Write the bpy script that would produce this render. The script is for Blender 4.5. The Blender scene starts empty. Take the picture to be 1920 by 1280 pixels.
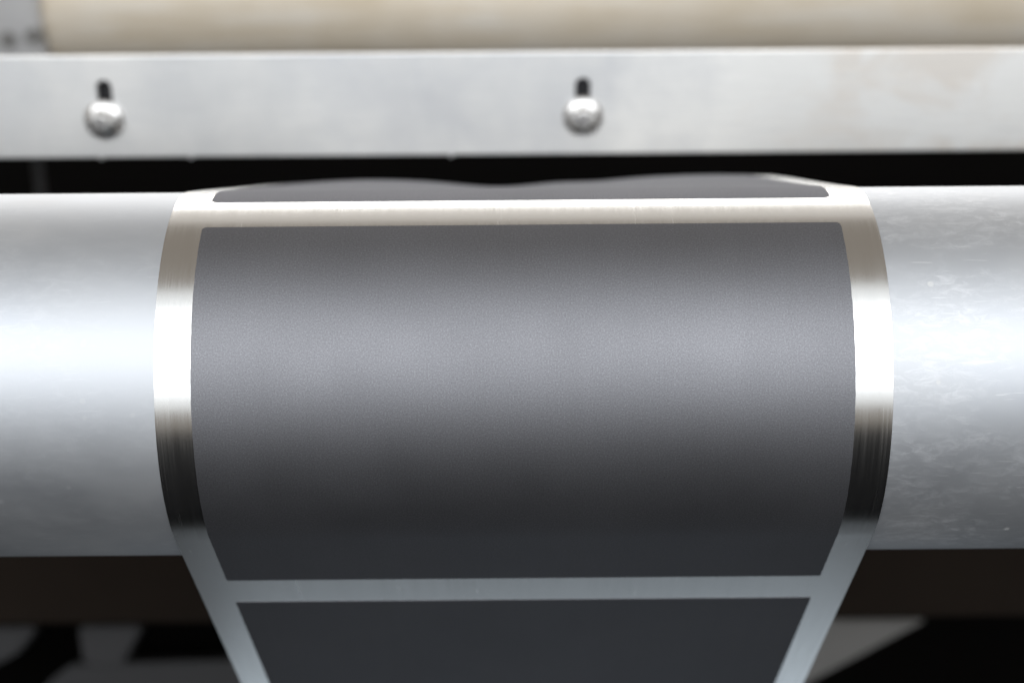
import bpy, bmesh, math, random
from mathutils import Vector, Matrix
random.seed(4)
C = bpy.context.scene.collection
SC = bpy.context.scene
rad = math.radians

# ------------------------------------------------------------------ camera
PHI = 20.0                      # downward pitch of the optical axis
DIST = 0.455                    # optical depth of the roller axis
FPX = 3069.0                    # focal length in pixels of a 1920 px wide picture
FW = Vector((0, math.cos(rad(PHI)), -math.sin(rad(PHI))))
UP = Vector((0, math.sin(rad(PHI)), math.cos(rad(PHI))))
CAM = -FW * DIST + UP * 0.00815
cam = bpy.data.cameras.new('camera')
camo = bpy.data.objects.new('camera', cam); C.objects.link(camo)
cam.sensor_width = 36.0
cam.lens = FPX / 1920 * 36
cam.clip_start = 0.01; cam.clip_end = 50
camo.matrix_world = Matrix.Translation(CAM) @ Matrix.Rotation(rad(90 - PHI), 4, 'X') @ Matrix.Rotation(rad(-0.47), 4, 'Z')
cam.dof.use_dof = True
cam.dof.focus_distance = 0.409
cam.dof.aperture_fstop = 8.6
SC.camera = camo

def at(px, py, depth):
    """photo pixel + distance along the optical axis -> point"""
    return CAM + FW * depth + UP * ((640 - py) / FPX * depth) + Vector(((px - 960) / FPX * depth, 0, 0))

# ------------------------------------------------------------------ light
w = bpy.data.worlds.new('World'); SC.world = w; w.use_nodes = True
w.node_tree.nodes['Background'].inputs[0].default_value = (0.22, 0.195, 0.165, 1)
w.node_tree.nodes['Background'].inputs[1].default_value = 1.0

def area(name, loc, target, sx, sy, radiance, col):
    l = bpy.data.lights.new(name, 'AREA'); l.shape = 'RECTANGLE'; l.size = sx; l.size_y = sy
    l.energy = radiance * math.pi * sx * sy; l.color = col
    o = bpy.data.objects.new(name, l); C.objects.link(o); o.location = loc
    d = Vector(target) - Vector(loc)
    o.rotation_euler = d.to_track_quat('-Z', 'Y').to_euler()
    return o
def polar(elev, dist):          # in the plane across the roller: elevation from the front, turning over the top
    return Vector((0, -math.cos(rad(elev)) * dist, math.sin(rad(elev)) * dist))
# tall frosted window in front of the machine: bright middle, dimmer towards its edges
area('front_window_lamp', polar(37, 1.30), (0, 0, 0), 3.4, 0.68, 1.45, (1.0, 0.99, 0.97))
area('front_window_lamp', polar(33.5, 1.31), (0, 0, 0), 3.4, 1.20, 0.90, (0.94, 0.97, 1.0))
area('front_window_lamp', polar(35.5, 1.32), (0, 0, 0), 3.4, 1.96, 0.70, (0.88, 0.95, 1.0))
area('rear_strip_lamp', polar(157.5, 1.5), (0, 0, 0), 2.6, 0.66, 3.0, (1.0, 0.98, 0.95))
area('rear_strip_lamp', polar(143, 1.52), (0, 0, 0), 2.6, 0.95, 0.36, (1.0, 0.97, 0.92))
area('low_added_lamp', (0.03, 0.37, -0.80), (0.02, 0.10, -0.10), 0.52, 0.16, 0.72, (0.78, 0.90, 1.0))  # added unseen lamp, gives the foil tail its grey-blue reflection
area('low_added_lamp', (0.03, 0.17, -0.82), (0.02, 0.00, -0.05), 0.60, 0.46, 0.09, (0.80, 0.91, 1.0))  # wider dim lamp, added to soften the start of that reflection

SC.render.engine = 'CYCLES'
SC.view_settings.view_transform = 'Standard'
SC.view_settings.look = 'None'
SC.view_settings.exposure = 0.0
SC.view_settings.gamma = 1.0

# ------------------------------------------------------------------ helpers
def tag(o, label=None, cat=None, group=None, kind=None):
    if label: o['label'] = label
    if cat: o['category'] = cat
    if group: o['group'] = group
    if kind: o['kind'] = kind
    return o
def empty(name, loc):
    o = bpy.data.objects.new(name, None); C.objects.link(o); o.location = loc; o.empty_display_size = 0.02
    return o
def link(name, bm, m, parent=None, loc=(0, 0, 0), smooth=None):
    me = bpy.data.meshes.new(name); bm.to_mesh(me); bm.free()
    me.materials.append(m)
    if smooth is not None:
        me.shade_smooth()
        try: me.set_sharp_from_angle(angle=rad(smooth))
        except Exception: pass
    o = bpy.data.objects.new(name, me); C.objects.link(o); o.location = loc
    if parent: o.parent = parent
    return o
def box_bm(x0, x1, y0, y1, z0, z1, bev=0.0, seg=2):
    bm = bmesh.new()
    bmesh.ops.create_cube(bm, size=1)
    for v in bm.verts:
        v.co = Vector(((x0 + x1) / 2 + v.co.x * (x1 - x0), (y0 + y1) / 2 + v.co.y * (y1 - y0), (z0 + z1) / 2 + v.co.z * (z1 - z0)))
    if bev: bmesh.ops.bevel(bm, geom=bm.edges[:], offset=bev, segments=seg, affect='EDGES', profile=0.5)
    return bm
def lathe_bm(profile, seg=64, axis='X', cap=True):
    """profile: (t, r) along axis"""
    bm = bmesh.new(); rings = []
    for t, r in profile:
        ring = []
        for k in range(seg):
            a = 2 * math.pi * k / seg
            c, s = math.cos(a) * r, math.sin(a) * r
            ring.append(bm.verts.new((t, c, s) if axis == 'X' else (c, t, s)))
        rings.append(ring)
    for a, b in zip(rings, rings[1:]):
        for k in range(seg):
            bm.faces.new((a[k], a[(k + 1) % seg], b[(k + 1) % seg], b[k]))
    if cap:
        bm.faces.new(rings[0]); bm.faces.new(rings[-1])
    bmesh.ops.recalc_face_normals(bm, faces=bm.faces[:])
    return bm
def poly_bm(pts, thick):
    """flat polygon of points, extruded by vector thick"""
    bm = bmesh.new()
    a = [bm.verts.new(p) for p in pts]; b = [bm.verts.new(Vector(p) + Vector(thick)) for p in pts]
    bm.faces.new(a); bm.faces.new(b[::-1])
    n = len(a)
    for i in range(n): bm.faces.new((a[i], b[i], b[(i + 1) % n], a[(i + 1) % n]))
    bmesh.ops.recalc_face_normals(bm, faces=bm.faces[:])
    return bm

# ------------------------------------------------------------------ materials
class N:
    def __init__(s, name):
        s.m = bpy.data.materials.new(name); s.m.use_nodes = True
        s.t = s.m.node_tree; s.b = s.t.nodes['Principled BSDF']
    def n(s, typ, **kw):
        nd = s.t.nodes.new(typ)
        for k, v in kw.items():
            if hasattr(nd, k) and not k.startswith('i_'): setattr(nd, k, v)
        return nd
    def l(s, a, b): s.t.links.new(a, b)
    def set(s, **kw):
        for k, v in kw.items():
            s.b.inputs[k.replace('_', ' ')].default_value = v
        return s
    def coord(s, kind='Object', scale=(1, 1, 1), rot=(0, 0, 0)):
        c = s.n('ShaderNodeTexCoord'); mp = s.n('ShaderNodeMapping')
        mp.inputs['Scale'].default_value = scale; mp.inputs['Rotation'].default_value = rot
        s.l(c.outputs[kind], mp.inputs['Vector']); return mp.outputs[0]
    def noise(s, vec, scale, detail=4, rough=0.55, dist=0.0):
        nd = s.n('ShaderNodeTexNoise'); nd.inputs['Scale'].default_value = scale; nd.inputs['Detail'].default_value = detail
        nd.inputs['Roughness'].default_value = rough; nd.inputs['Distortion'].default_value = dist
        s.l(vec, nd.inputs['Vector']); return nd.outputs['Fac']
    def ramp(s, fac, stops):
        r = s.n('ShaderNodeValToRGB'); cr = r.color_ramp
        while len(cr.elements) < len(stops): cr.elements.new(0.5)
        for e, (p, c) in zip(cr.elements, stops):
            e.position = p; e.color = c if len(c) == 4 else (*c, 1)
        s.l(fac, r.inputs[0]); return r.outputs[0]
    def rng(s, fac, a, b, c, d):
        r = s.n('ShaderNodeMapRange'); 
        for i, v in enumerate((a, b, c, d)): r.inputs[i + 1].default_value = v
        s.l(fac, r.inputs[0]); return r.outputs[0]
    def math(s, op, a, b):
        m = s.n('ShaderNodeMath', operation=op)
        for i, v in enumerate((a, b)):
            if isinstance(v, (int, float)): m.inputs[i].default_value = v
            else: s.l(v, m.inputs[i])
        return m.outputs[0]
    def mix(s, fac, a, b):
        m = s.n('ShaderNodeMix', data_type='RGBA')
        if isinstance(fac, float): m.inputs[0].default_value = fac
        else: s.l(fac, m.inputs[0])
        for i, v in ((6, a), (7, b)):
            if isinstance(v, tuple): m.inputs[i].default_value = (*v, 1)
            else: s.l(v, m.inputs[i])
        return m.outputs[2]
    def bump(s, h, strength, dist):
        b = s.n('ShaderNodeBump'); b.inputs['Strength'].default_value = strength; b.inputs['Distance'].default_value = dist
        s.l(h, b.inputs['Height']); s.l(b.outputs[0], s.b.inputs['Normal'])

def mat_foil():
    s = N('rolled_aluminium_foil'); s.set(Metallic=1.0)
    uv = s.coord('UV', (1, 0.012, 1))
    streak = s.noise(uv, 2600, 3, 0.65)
    wide = s.noise(uv, 420, 2, 0.5)
    st = s.math('ADD', s.math('MULTIPLY', streak, 0.7), s.math('MULTIPLY', wide, 0.3))
    s.l(s.rng(st, 0.34, 0.66, 0.185, 0.275), s.b.inputs['Roughness'])
    s.l(s.mix(st, (0.88, 0.88, 0.88), (0.92, 0.918, 0.912)), s.b.inputs['Base Color'])
    fine = s.noise(s.coord('UV', (1, 0.05, 1)), 4200, 2)
    s.bump(fine, 0.03, 0.0003)
    return s.m
def mat_roller():
    s = N('worn_aluminium_roller'); s.set(Metallic=0.92)
    o = s.coord('Object')
    uv = s.coord('UV', (1, 1, 1))
    blot = s.noise(uv, 16, 6, 0.6, 0.4)
    sm = s.noise(s.coord('UV', (1, 2.4, 1), (0, 0, 0.35)), 190, 8, 0.75, 0.8)
    # smears build up towards the right-hand (operator) end
    sep = s.n('ShaderNodeSeparateXYZ'); s.l(uv, sep.inputs[0])
    right = s.rng(sep.outputs[0], 0.02, 0.16, 0.22, 1.0)
    patchy = s.rng(s.noise(s.coord('UV', (1, 1.6, 1), (0, 0, 0.3)), 24, 4, 0.6), 0.42, 0.58, 0.0, 1.0)
    smear = s.math('MULTIPLY', s.math('MULTIPLY', s.rng(sm, 0.46, 0.64, 0.0, 1.0), patchy), right)
    vo = s.n('ShaderNodeTexVoronoi'); vo.inputs['Scale'].default_value = 170; s.l(uv, vo.inputs['Vector'])
    wc = s.n('ShaderNodeSeparateColor'); s.l(vo.outputs['Color'], wc.inputs[0])
    spot = s.math('MULTIPLY', s.rng(vo.outputs['Distance'], 0.10, 0.16, 1.0, 0.0), s.rng(wc.outputs[0], 0.80, 0.82, 0.0, 1.0))
    spot = s.math('MULTIPLY', spot, right)
    scr = s.noise(s.coord('UV', (0.10, 1, 1), (0, 0, 0.2)), 900, 2, 0.5)
    scr = s.math('MULTIPLY', s.rng(scr, 0.66, 0.71, 0.0, 1.0), right)
    base = s.ramp(blot, [(0.30, (0.575, 0.605, 0.655)), (0.55, (0.625, 0.65, 0.69)), (0.75, (0.67, 0.685, 0.71))])
    c = s.mix(s.math('MULTIPLY', smear, 0.85), base, (0.86, 0.88, 0.92))
    c = s.mix(s.math('MULTIPLY', spot, 0.6), c, (0.95, 0.95, 0.94))
    c = s.mix(s.math('MULTIPLY', scr, 0.5), c, (0.90, 0.92, 0.95))
    s.l(c, s.b.inputs['Base Color'])
    r = s.rng(blot, 0.3, 0.7, 0.52, 0.62)
    r = s.math('ADD', r, s.math('MULTIPLY', smear, 0.08))
    r = s.math('ADD', r, s.math('MULTIPLY', spot, 0.18))
    r = s.math('SUBTRACT', r, s.math('MULTIPLY', scr, 0.0))
    s.l(r, s.b.inputs['Roughness'])
    gr = s.noise(s.coord('UV', (1, 0.3, 1)), 1500, 4, 0.7)
    h = s.math('ADD', s.math('MULTIPLY', gr, 0.5), s.math('MULTIPLY', smear, 0.4))
    s.bump(h, 0.05, 0.0006)
    return s.m
def mat_coating():
    s = N('graphite_coating'); s.set(Metallic=0.97); s.b.inputs['Specular Tint'].default_value = (0.40, 0.40, 0.40, 1)
    uv = s.coord('UV')
    g = s.noise(uv, 2300, 3, 0.7)
    g2 = s.noise(uv, 5200, 2, 0.6)
    sp = s.math('ADD', s.math('MULTIPLY', g, 0.5), s.math('MULTIPLY', g2, 0.5))
    stk = s.noise(s.coord('UV', (1, 0.02, 1)), 260, 3, 0.6)          # faint drag lines along the web
    tone = s.math('ADD', sp, s.math('MULTIPLY', s.math('SUBTRACT', stk, 0.5), 0.025))
    tone = s.math('ADD', tone, s.math('MULTIPLY', s.math('SUBTRACT', s.noise(uv, 22, 4, 0.6), 0.5), 0.08))
    vo = s.n('ShaderNodeTexVoronoi'); vo.inputs['Scale'].default_value = 210; s.l(uv, vo.inputs['Vector'])
    wc = s.n('ShaderNodeSeparateColor'); s.l(vo.outputs['Color'], wc.inputs[0])
    dot = s.rng(vo.outputs['Distance'], 0.05, 0.085, 1.0, 0.0)
    pale = s.math('MULTIPLY', dot, s.rng(wc.outputs[0], 0.955, 0.96, 0.0, 1.0))
    dark = s.math('MULTIPLY', dot, s.rng(wc.outputs[1], 0.955, 0.96, 0.0, 1.0))
    c = s.ramp(tone, [(0.28, (0.14, 0.143, 0.158)), (0.52, (0.236, 0.240, 0.262)), (0.74, (0.39, 0.398, 0.43))])
    c = s.mix(s.math('MULTIPLY', pale, 0.10), c, (0.5, 0.5, 0.52))
    c = s.mix(s.math('MULTIPLY', dark, 0.35), c, (0.05, 0.05, 0.055))
    s.l(c, s.b.inputs['Base Color'])
    cl = s.noise(uv, 30, 3)
    s.l(s.rng(cl, 0.3, 0.7, 0.52, 0.56), s.b.inputs['Roughness'])
    s.b.inputs['Specular IOR Level'].default_value = 0.4
    s.bump(sp, 0.15, 0.00016)
    return s.m
def mat_plate():
    s = N('brushed_stainless_plate'); s.set(Metallic=0.80)
    o = s.coord('Object')
    big = s.noise(o, 5.5, 5, 0.6, 0.6)
    blot = s.noise(o, 34, 5, 0.6, 0.3)
    br = s.noise(s.coord('Object', (0.03, 1, 1)), 1400, 2)
    f = s.math('ADD', s.math('MULTIPLY', big, 0.65), s.math('MULTIPLY', blot, 0.35))
    c = s.ramp(f, [(0.38, (0.74, 0.755, 0.785)), (0.5, (0.84, 0.85, 0.86)), (0.62, (0.93, 0.93, 0.925))])
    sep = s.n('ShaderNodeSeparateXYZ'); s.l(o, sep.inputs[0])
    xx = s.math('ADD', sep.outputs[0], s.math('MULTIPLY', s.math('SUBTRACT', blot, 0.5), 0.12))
    refl = s.rng(xx, 0.025, 0.085, 0.0, 1.0)                          # brighter reflection painted into the base colour towards the right
    c = s.mix(refl, c, (0.985, 0.985, 0.975))
    stain = s.math('MULTIPLY', s.rng(s.noise(s.coord('Object', (1, 1, 1.3)), 26, 4, 0.6, 0.8), 0.48, 0.64, 0.0, 0.42), s.rng(xx, 0.10, 0.15, 0.0, 1.0))
    c = s.mix(stain, c, (0.80, 0.70, 0.60))
    c = s.mix(s.math('MULTIPLY', s.rng(br, 0.4, 0.7, 0.0, 1.0), 0.25), c, (0.70, 0.71, 0.73))
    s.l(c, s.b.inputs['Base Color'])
    s.l(s.math('SUBTRACT', s.rng(f, 0.35, 0.65, 0.52, 0.58), s.math('MULTIPLY', refl, -0.03)), s.b.inputs['Roughness'])
    h = s.math('ADD', s.math('MULTIPLY', br, 0.3), blot)
    s.bump(h, 0.10, 0.002)
    return s.m
def mat_simple(name, col, rough, metal=0.0, var=0.15, scale=25, spec=0.5):
    s = N(name); s.set(Metallic=metal)
    n = s.noise(s.coord('Object'), scale, 5, 0.6)
    a = tuple(c * (1 - var) for c in col); b = tuple(min(1, c * (1 + var)) for c in col)
    s.l(s.mix(n, a, b), s.b.inputs['Base Color'])
    s.l(s.rng(n, 0.3, 0.7, max(0.02, rough - 0.06), min(1, rough + 0.06)), s.b.inputs['Roughness'])
    s.b.inputs['Specular IOR Level'].default_value = spec
    return s.m
M_FOIL, M_ROLL, M_COAT, M_PLATE = mat_foil(), mat_roller(), mat_coating(), mat_plate()
M_STEEL = mat_simple('zinc_plated_bolt_steel', (0.86, 0.855, 0.85), 0.31, 1.0, 0.06, 300)
M_BLACK = mat_simple('gap_shade_black', (0.004, 0.0036, 0.0034), 0.9, 0, 0.3, 12, 0.05)  # near-black colour stands for the shade in the gap
M_BEAM = mat_simple('black_brown_painted_steel', (0.024, 0.0175, 0.0135), 0.7, 0, 0.3, 18, 0.15)
M_DECK = mat_simple('unseen_deck_black', (0.004, 0.004, 0.0044), 0.9, 0, 0.3, 14, 0.04)  # near-black so the added deck reflects as a dark band
M_GREY = mat_simple('dull_grey_steel', (0.235, 0.23, 0.225), 0.5, 0.3, 0.35, 22)
M_PALE = mat_simple('bare_bracket_steel', (0.55, 0.55, 0.56), 0.45, 0.2, 0.12, 30)
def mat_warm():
    s = N('warm_reflection_roller'); s.set(Metallic=0.12)  # cream tone stands in for a warm reflection on satin steel
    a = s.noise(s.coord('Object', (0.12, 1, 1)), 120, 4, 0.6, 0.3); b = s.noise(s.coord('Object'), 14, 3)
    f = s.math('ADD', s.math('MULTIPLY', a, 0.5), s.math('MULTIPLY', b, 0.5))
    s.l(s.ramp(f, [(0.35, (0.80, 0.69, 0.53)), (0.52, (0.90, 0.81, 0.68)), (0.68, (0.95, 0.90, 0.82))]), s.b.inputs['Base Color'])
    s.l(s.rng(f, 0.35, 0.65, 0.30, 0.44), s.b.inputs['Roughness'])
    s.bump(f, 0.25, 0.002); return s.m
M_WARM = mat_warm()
M_SLATE = mat_simple('oiled_dark_steel', (0.05, 0.05, 0.054), 0.45, 0.4, 0.25, 30)
M_FLOOR = mat_simple('grey_workshop_floor', (0.10, 0.10, 0.105), 0.6, 0, 0.15, 3)

# ------------------------------------------------------------------ setting
tag(link('floor', box_bm(-4, 4, -4, 4, -0.96, -0.90), M_FLOOR), kind='structure')
tag(link('back_panel', box_bm(-0.9, 0.9, 0.44, 0.46, -0.9, -0.015), M_BLACK), kind='structure')  # dark sheet closing the gap, shade put into its colour
tag(link('unseen_dark_deck', box_bm(-0.9, 0.9, -0.85, -0.11, -0.9, -0.25, 0.004), M_DECK), kind='structure')  # unseen block added to keep the foil's lower reflections dark

# ------------------------------------------------------------------ guide roller
R = 0.05
rt = empty('guide_roller', (0, 0, 0))
tag(rt, 'wide silver aluminium roller with scuffed surface running under the foil', 'roller')
def roller_shell(R, x0, x1, seg, nx):
    bm = bmesh.new(); uvl = bm.loops.layers.uv.new('UVMap')
    xs = [x0, x0 + 0.001] + [x0 + 0.001 + (x1 - x0 - 0.002) * i / nx for i in range(1, nx)] + [x1 - 0.001, x1]
    rs = [R - 0.001] + [R] * (len(xs) - 2) + [R - 0.001]
    rows = []
    for x, r in zip(xs, rs):
        rows.append([bm.verts.new((x, math.cos(2 * math.pi * k / seg) * r, math.sin(2 * math.pi * k / seg) * r)) for k in range(seg)])
    for i in range(len(xs) - 1):
        for k in range(seg):
            f = bm.faces.new((rows[i][k], rows[i][(k + 1) % seg], rows[i + 1][(k + 1) % seg], rows[i + 1][k]))
            for lp, (ii, kk) in zip(f.loops, ((i, k), (i, k + 1), (i + 1, k + 1), (i + 1, k))):
                lp[uvl].uv = (xs[ii], 2 * math.pi * kk / seg * R)
    bm.faces.new(rows[0]); bm.faces.new(rows[-1])
    bmesh.ops.recalc_face_normals(bm, faces=bm.faces[:])
    return bm
link('shell', roller_shell(R, -0.42, 0.42, 192, 12), M_ROLL, rt, smooth=35)
for sx in (-1, 1):
    link('journal', lathe_bm([(sx * 0.415, 0.014), (sx * 0.47, 0.014), (sx * 0.472, 0.012)], 32), M_STEEL, rt, smooth=35)

# ------------------------------------------------------------------ foil web over the roller
TF = 0.00012                     # foil thickness
RF = R + 0.00015 + TF            # outer radius of the foil on the roller
A_TAIL, A_REAR = -60.0 + PHI, 83.5 + PHI
L_TAIL, L_REAR = 0.46, 0.140
R_CREST = 0.030; CREST_TURN = 62.0; L_DROP = 0.25
def pt(th, r): return (-math.cos(th) * r, math.sin(th) * r)
S1 = L_TAIL                                     # arc length marks along the path
S2 = S1 + RF * rad(A_REAR - A_TAIL)
S3 = S2 + L_REAR
S4 = S3 + R_CREST * rad(CREST_TURN)
S5 = S4 + L_DROP
def path(s):
    """centre path: returns (y, z, theta of the outward normal)"""
    if s < S1:
        th = rad(A_TAIL); y, z = pt(th, RF); d = S1 - s
        return y - math.sin(th) * d, z - math.cos(th) * d, th
    if s <= S2:
        th = rad(A_TAIL) + (s - S1) / RF; y, z = pt(th, RF); return y, z, th
    th = rad(A_REAR); y, z = pt(th, RF)
    if s <= S3:
        d = s - S2; return y + math.sin(th) * d, z + math.cos(th) * d, th
    y += math.sin(th) * L_REAR; z += math.cos(th) * L_REAR
    cy, cz = y + math.cos(th) * R_CREST, z - math.sin(th) * R_CREST
    t2 = th + min((s - S3) / R_CREST, rad(CREST_TURN))
    y2, z2 = cy - math.cos(t2) * R_CREST, cz + math.sin(t2) * R_CREST
    if s <= S4: return y2, z2, t2
    d = s - S4
    return y2 + math.sin(t2) * d, z2 + math.cos(t2) * d, t2
XC = 0.0028; HW = 0.0915
def wave(x, s):
    """slack ripples across the web behind the roller"""
    if s < S2: return 0.0
    k = min(1.0, (s - S2) / L_REAR); k = k * k * (3 - 2 * k)
    g = lambda c, wd: math.exp(-((x - c) / wd) ** 2)
    return 0.72 * k * (-0.0030 * g(-0.004, 0.019) - 0.0009 * g(0.030, 0.012) + 0.0010 * g(-0.052, 0.022) + 0.0022 * g(0.072, 0.034) - 0.0016 * g(-0.098, 0.026))
def web(x, s, off=0.0):
    y, z, th = path(s); d = off + wave(x, s)
    return Vector((x, y - math.cos(th) * d, z + math.sin(th) * d))
def project(p):
    v = p - CAM; dp = v.dot(FW)
    return 960 + v.x / dp * FPX, 640 - v.dot(UP) / dp * FPX
def s_at(py, lo, hi):            # arc length whose point shows at pixel row py (rows fall as s grows)
    for _ in range(60):
        m = (lo + hi) / 2
        if project(web(XC, m))[1] > py: lo = m
        else: hi = m
    return (lo + hi) / 2
def srange(a, b, step):
    n = max(2, int(math.ceil((b - a) / step))); return [a + (b - a) * i / n for i in range(n + 1)]
def strip_bm(rows, nx, t_out, t_in):
    """rows: (s, xl, xr); a thin closed sheet following the web"""
    bm = bmesh.new(); uvl = bm.loops.layers.uv.new('UVMap')
    top, bot = [], []
    info = {}
    for s, xl, xr in rows:
        a, b = [], []
        for i in range(nx + 1):
            x = xl + (xr - xl) * i / nx
            for lst, off in ((a, t_out), (b, t_in)):
                v = bm.verts.new(web(x, s, off)); lst.append(v); info[v] = (x, s)
        top.append(a); bot.append(b)
    n = len(rows)
    def quad(*vs):
        f = bm.faces.new(vs)
        for lp in f.loops: lp[uvl].uv = info[lp.vert]
    for j in range(n - 1):
        for i in range(nx):
            quad(top[j][i], top[j][i + 1], top[j + 1][i + 1], top[j + 1][i])
            quad(bot[j][i], bot[j + 1][i], bot[j + 1][i + 1], bot[j][i + 1])
        quad(top[j][0], top[j + 1][0], bot[j + 1][0], bot[j][0])
        quad(top[j][nx], bot[j][nx], bot[j + 1][nx], top[j + 1][nx])
    for i in range(nx):
        quad(top[0][i], bot[0][i], bot[0][i + 1], top[0][i + 1])
        quad(top[-1][i], top[-1][i + 1], bot[-1][i + 1], bot[-1][i])
    bmesh.ops.recalc_face_normals(bm, faces=bm.faces[:])
    return bm
ft = empty('foil_web', (0, 0, 0))
tag(ft, 'shiny metal foil strip coated with black rectangles, wrapped over the silver roller', 'foil')
ss = srange(0, S1, 0.02)[:-1] + srange(S1, S2, 0.0009)[:-1] + srange(S2, S3, 0.005)[:-1] + srange(S3, S4, 0.002)[:-1] + srange(S4, S5, 0.05)
link('foil', strip_bm([(s, XC - HW, XC + HW) for s in ss], 72, 0, -TF), M_FOIL, ft, smooth=40)

XL, XR = XC - HW + 0.0091, XC + HW - 0.0094
def patch_rows(a, b, ra, rb):
    n = 7; r = ra; rs = [r * (1 - math.cos(math.pi / 2 * i / n)) for i in range(n)]
    out = []
    for d in rs:
        ins = r - math.sqrt(max(0, r * r - (r - d) ** 2)); out.append((a + d, ins))
    for s in srange(a + ra, b - rb, 0.0009): out.append((s, 0))
    r = rb; rs = [r * (1 - math.cos(math.pi / 2 * i / n)) for i in range(n)]
    for d in rs[::-1]:
        ins = r - math.sqrt(max(0, r * r - (r - d) ** 2)); out.append((b - d, ins))
    rnd = random.Random(int(a * 1e5)); p1, p2 = rnd.random() * 6, rnd.random() * 6
    res = []
    for s, ins in out:
        wl = 0.00003 * math.sin(s * 900 + p1) + 0.00002 * math.sin(s * 2300 + p2)
        wr = 0.00003 * math.sin(s * 1100 + p2) + 0.00002 * math.sin(s * 2700 + p1)
        wl += rnd.gauss(0, 0.000012); wr += rnd.gauss(0, 0.000012)
        res.append((s, XL + ins + wl, XR - ins + wr))
    return res
SA0, SA1 = s_at(1083, 0, S1 + 0.02), s_at(422, S1, S2)
SB1 = s_at(1123, 0, S1 + 0.02)
SC0 = s_at(375.5, S1, S2)
PITCH = SA1 - SA0
print('patch length', PITCH, 'gaps', SA0 - SB1, SC0 - SA1)
for a, b, ra, rb in ((max(0.02, SB1 - PITCH), SB1, 0.001, 0.0009), (SA0, SA1, 0.0006, 0.0013), (SC0, SC0 + PITCH + 0.05, 0.0024, 0.001)):
    link('coating_patch', strip_bm(patch_rows(a, b, ra, rb), 72, 0.00009, 0.00001), M_COAT, ft, smooth=40)

# idler roller under the crest of the web
y3, z3, t3 = path(S3)
ic = (0, y3 + math.cos(t3) * R_CREST, z3 - math.sin(t3) * R_CREST)
it = empty('idler_roller', ic)
tag(it, 'small dark idler roller hidden beneath the rippled foil behind the silver roller', 'roller')
link('shell', lathe_bm([(-0.42, 0.0245), (-0.419, 0.0255), (0.419, 0.0255), (0.42, 0.0245)], 64), M_BEAM, it, smooth=35)
for sx in (-1, 1):
    link('journal', lathe_bm([(sx * 0.415, 0.008), (sx * 0.47, 0.008)], 24), M_BEAM, it, smooth=35)

# ------------------------------------------------------------------ slotted bar behind the roller, and its bolts
DP = 0.655
pb, pt_ = at(960, 290, DP), at(960, 99, DP)
YP = pb.y; ZB = pb.z
ZT = CAM.z + (YP - CAM.y) * math.tan(math.atan((640 - 99) / FPX) - rad(PHI))
TH = 0.003
bt = empty('slotted_bar', (0, YP, ZB))
tag(bt, 'long brushed stainless steel bar with two vertical slots above the silver roller', 'bar')
def px_on_plate(px, py):         # point of the bar's front face under a pixel (camera roll included)
    ro = rad(0.47)
    dx, dy = px - 960, py - 640
    ux = dx * math.cos(ro) - dy * math.sin(ro); uy = dx * math.sin(ro) + dy * math.cos(ro)
    d = FW + UP * (-uy / FPX) + Vector((ux / FPX, 0, 0))
    return CAM + d * ((YP - CAM.y) / d.y)
slots = []
for (sx, st, sb) in ((193, 152, 232), (1093, 147, 227)):
    a, b = px_on_plate(sx, st), px_on_plate(sx, sb)
    slots.append((a.x, b.z, a.z, 13.6 / FPX * DP))
def bar_bm():
    """sheet with real slot openings, softened edges"""
    H = ZT - ZB; bm = bmesh.new(); edges = []
    def loop(pts):
        vs = [bm.verts.new((x, 0, z)) for x, z in pts]
        for a, b in zip(vs, vs[1:] + vs[:1]): edges.append(bm.edges.new((a, b)))
    loop([(-0.42, 0), (0.42, 0), (0.42, H), (-0.42, H)])
    for (sx, z0, z1, r) in slots:
        z0, z1 = z0 - ZB, z1 - ZB; m = 12
        loop([(sx + r * math.cos(math.pi * i / m), z1 - r + r * math.sin(math.pi * i / m)) for i in range(m + 1)] +
             [(sx - r * math.cos(math.pi * i / m), z0 + r - r * math.sin(math.pi * i / m)) for i in range(m + 1)])
    bmesh.ops.triangle_fill(bm, use_beauty=True, use_dissolve=False, edges=edges, normal=(0, -1, 0))
    ext = bmesh.ops.extrude_face_region(bm, geom=bm.faces[:])
    for v in ext['geom']:
        if isinstance(v, bmesh.types.BMVert): v.co.y += TH
    bmesh.ops.recalc_face_normals(bm, faces=bm.faces[:])
    rim = [e for e in bm.edges if len(e.link_faces) == 2 and e.calc_face_angle(0) > 1.0]
    bmesh.ops.bevel(bm, geom=rim, offset=0.0006, segments=2, affect='EDGES', profile=0.5)
    return bm
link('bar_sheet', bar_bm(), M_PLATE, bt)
link('backing_strip', box_bm(-0.42, 0.42, 0.0062, 0.0102, 0.002, ZT - ZB - 0.0045), M_SLATE, bt)
for px in (188, 357, 846):
    p = px_on_plate(px, 292)
    bm = bmesh.new(); bmesh.ops.create_icosphere(bm, subdivisions=2, radius=0.0011)
    link('burr', bm, M_PLATE, bt, loc=(p.x, 0.0015, -0.0002), smooth=60)

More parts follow.
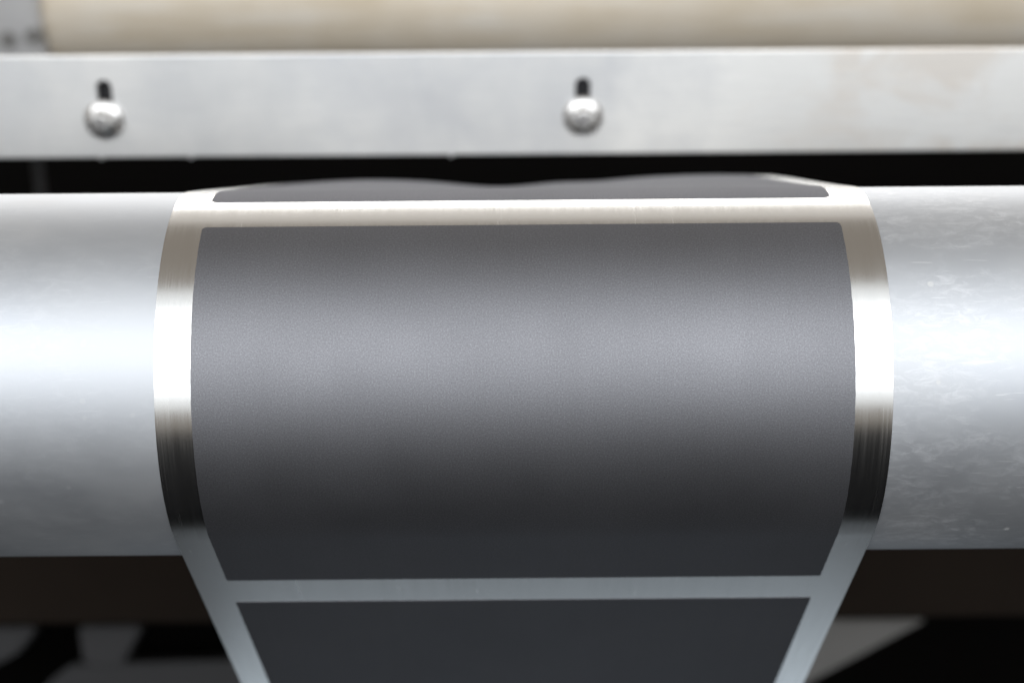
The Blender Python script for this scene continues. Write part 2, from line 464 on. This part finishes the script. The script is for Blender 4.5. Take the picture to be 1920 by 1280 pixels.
def hexhead(r, h, y0):
    bm = lathe_bm([(y0, r), (y0 - h * 0.55, r * 0.98), (y0 - h, r * 0.62)], 6, 'Y')
    bmesh.ops.bevel(bm, geom=[e for e in bm.edges], offset=r * 0.05, segments=1, affect='EDGES', profile=0.5)
    return bm
for (px, py, turn, lab) in ((196, 224, 12, 'shiny hex flange bolt on the duller grey end of the slotted bar'),
                            (1093, 217, 28, 'shiny hex flange bolt beside the pale stained stretch of the slotted bar')):
    p = px_on_plate(px, py)
    b = empty('flange_bolt', (p.x, YP, p.z)); tag(b, lab, 'bolt', 'bolts in the slotted bar')
    r = 36.5 / FPX * DP
    link('flange', lathe_bm([(0, r), (-0.0012, r), (-0.0015, r * 0.97), (-0.0031, r * 0.60)], 48, 'Y'), M_STEEL, b, smooth=30)
    hd = link('head', hexhead(r * 0.66, 0.0048, -0.0022), M_STEEL, b, smooth=12); hd.rotation_euler = (0, rad(turn), 0)
    link('shank', lathe_bm([(0.012, r * 0.33), (-0.001, r * 0.33)], 24, 'Y'), M_STEEL, b, smooth=30)

# ------------------------------------------------------------------ roller behind the bar, warm reflection put into its colour
rc = at(960, -22, 0.96)
ct = empty('rear_roller', (0.009, rc.y, rc.z))
tag(ct, 'thick steel roller with a warm reflection painted in its colour showing above the stainless bar', 'roller')
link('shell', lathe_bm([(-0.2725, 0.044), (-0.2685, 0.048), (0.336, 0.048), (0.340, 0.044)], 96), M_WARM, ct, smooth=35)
for sx in (-1, 1):
    link('journal', lathe_bm([(sx * 0.27, 0.024), (sx * 0.42, 0.024)], 32), M_STEEL, ct, smooth=35)
k = empty('bearing_block', (-0.315, rc.y, rc.z)); tag(k, 'grey steel bearing block at the end of the rear roller', 'bearing')
link('housing', box_bm(-0.040, 0.0512, -0.040, 0.050, -0.20, 0.055, 0.006), M_PALE, k)
for px, py in ((55, 68), (6, 74)):
    p = at(px, py, 0.915)
    link('screw', lathe_bm([(-0.038, 0.0045), (-0.043, 0.0045)], 24, 'Y'), M_GREY, k, loc=(p.x + 0.315, 0, p.z - rc.z), smooth=30)

# ------------------------------------------------------------------ dark machinery below and behind
cb = at(960, 1166, 0.80)
b = link('cross_beam', box_bm(-0.42, 0.42, cb.y, cb.y + 0.03, cb.z, cb.z + 0.11, 0.003), M_BEAM)
tag(b, 'dark painted cross beam running beneath the silver roller', 'beam')

def slab(name, label, cat, pix, depth, thick, m, group=None):
    pts = [at(x, y, depth) for x, y in pix]
    o = link(name, poly_bm(pts, FW * thick), m)
    bm = bmesh.new(); bm.from_mesh(o.data)
    bmesh.ops.bevel(bm, geom=bm.edges[:], offset=0.0015, segments=2, affect='EDGES'); bm.to_mesh(o.data); bm.free()
    return tag(o, label, cat, group)
slab('gusset_plate', 'pale steel triangular gusset below the dark cross beam, beside the foil', 'bracket',
     [(1395, 1168), (1735, 1168), (1480, 1300), (1395, 1345)], 0.89, 0.012, M_GREY)
slab('mounting_lug', 'small grey steel lug hanging under the dark cross beam', 'bracket',
     [(142, 1168), (262, 1168), (224, 1240), (150, 1236)], 0.89, 0.02, M_SLATE)
slab('tray', 'dark grey steel tray with a sloping end beneath the cross beam', 'tray',
     [(-60, 1420), (96, 1262), (130, 1238), (520, 1232), (640, 1420)], 0.92, 0.02, M_SLATE)
slab('side_bracket', 'dark grey bracket corner under the cross beam at the tray end', 'bracket',
     [(-420, 1168), (66, 1168), (30, 1215), (-60, 1262), (-420, 1262)], 0.895, 0.02, M_SLATE)
so = at(76, 330, 0.74)
o = link('support_rod', lathe_bm([(-0.012, 0.0030), (0.030, 0.0030), (0.10, 0.0030)], 24), M_SLATE, loc=so, smooth=35)
o.rotation_euler = (0, rad(90), 0)
tag(o, 'thin dark steel rod standing in the gap under the stainless bar', 'rod')
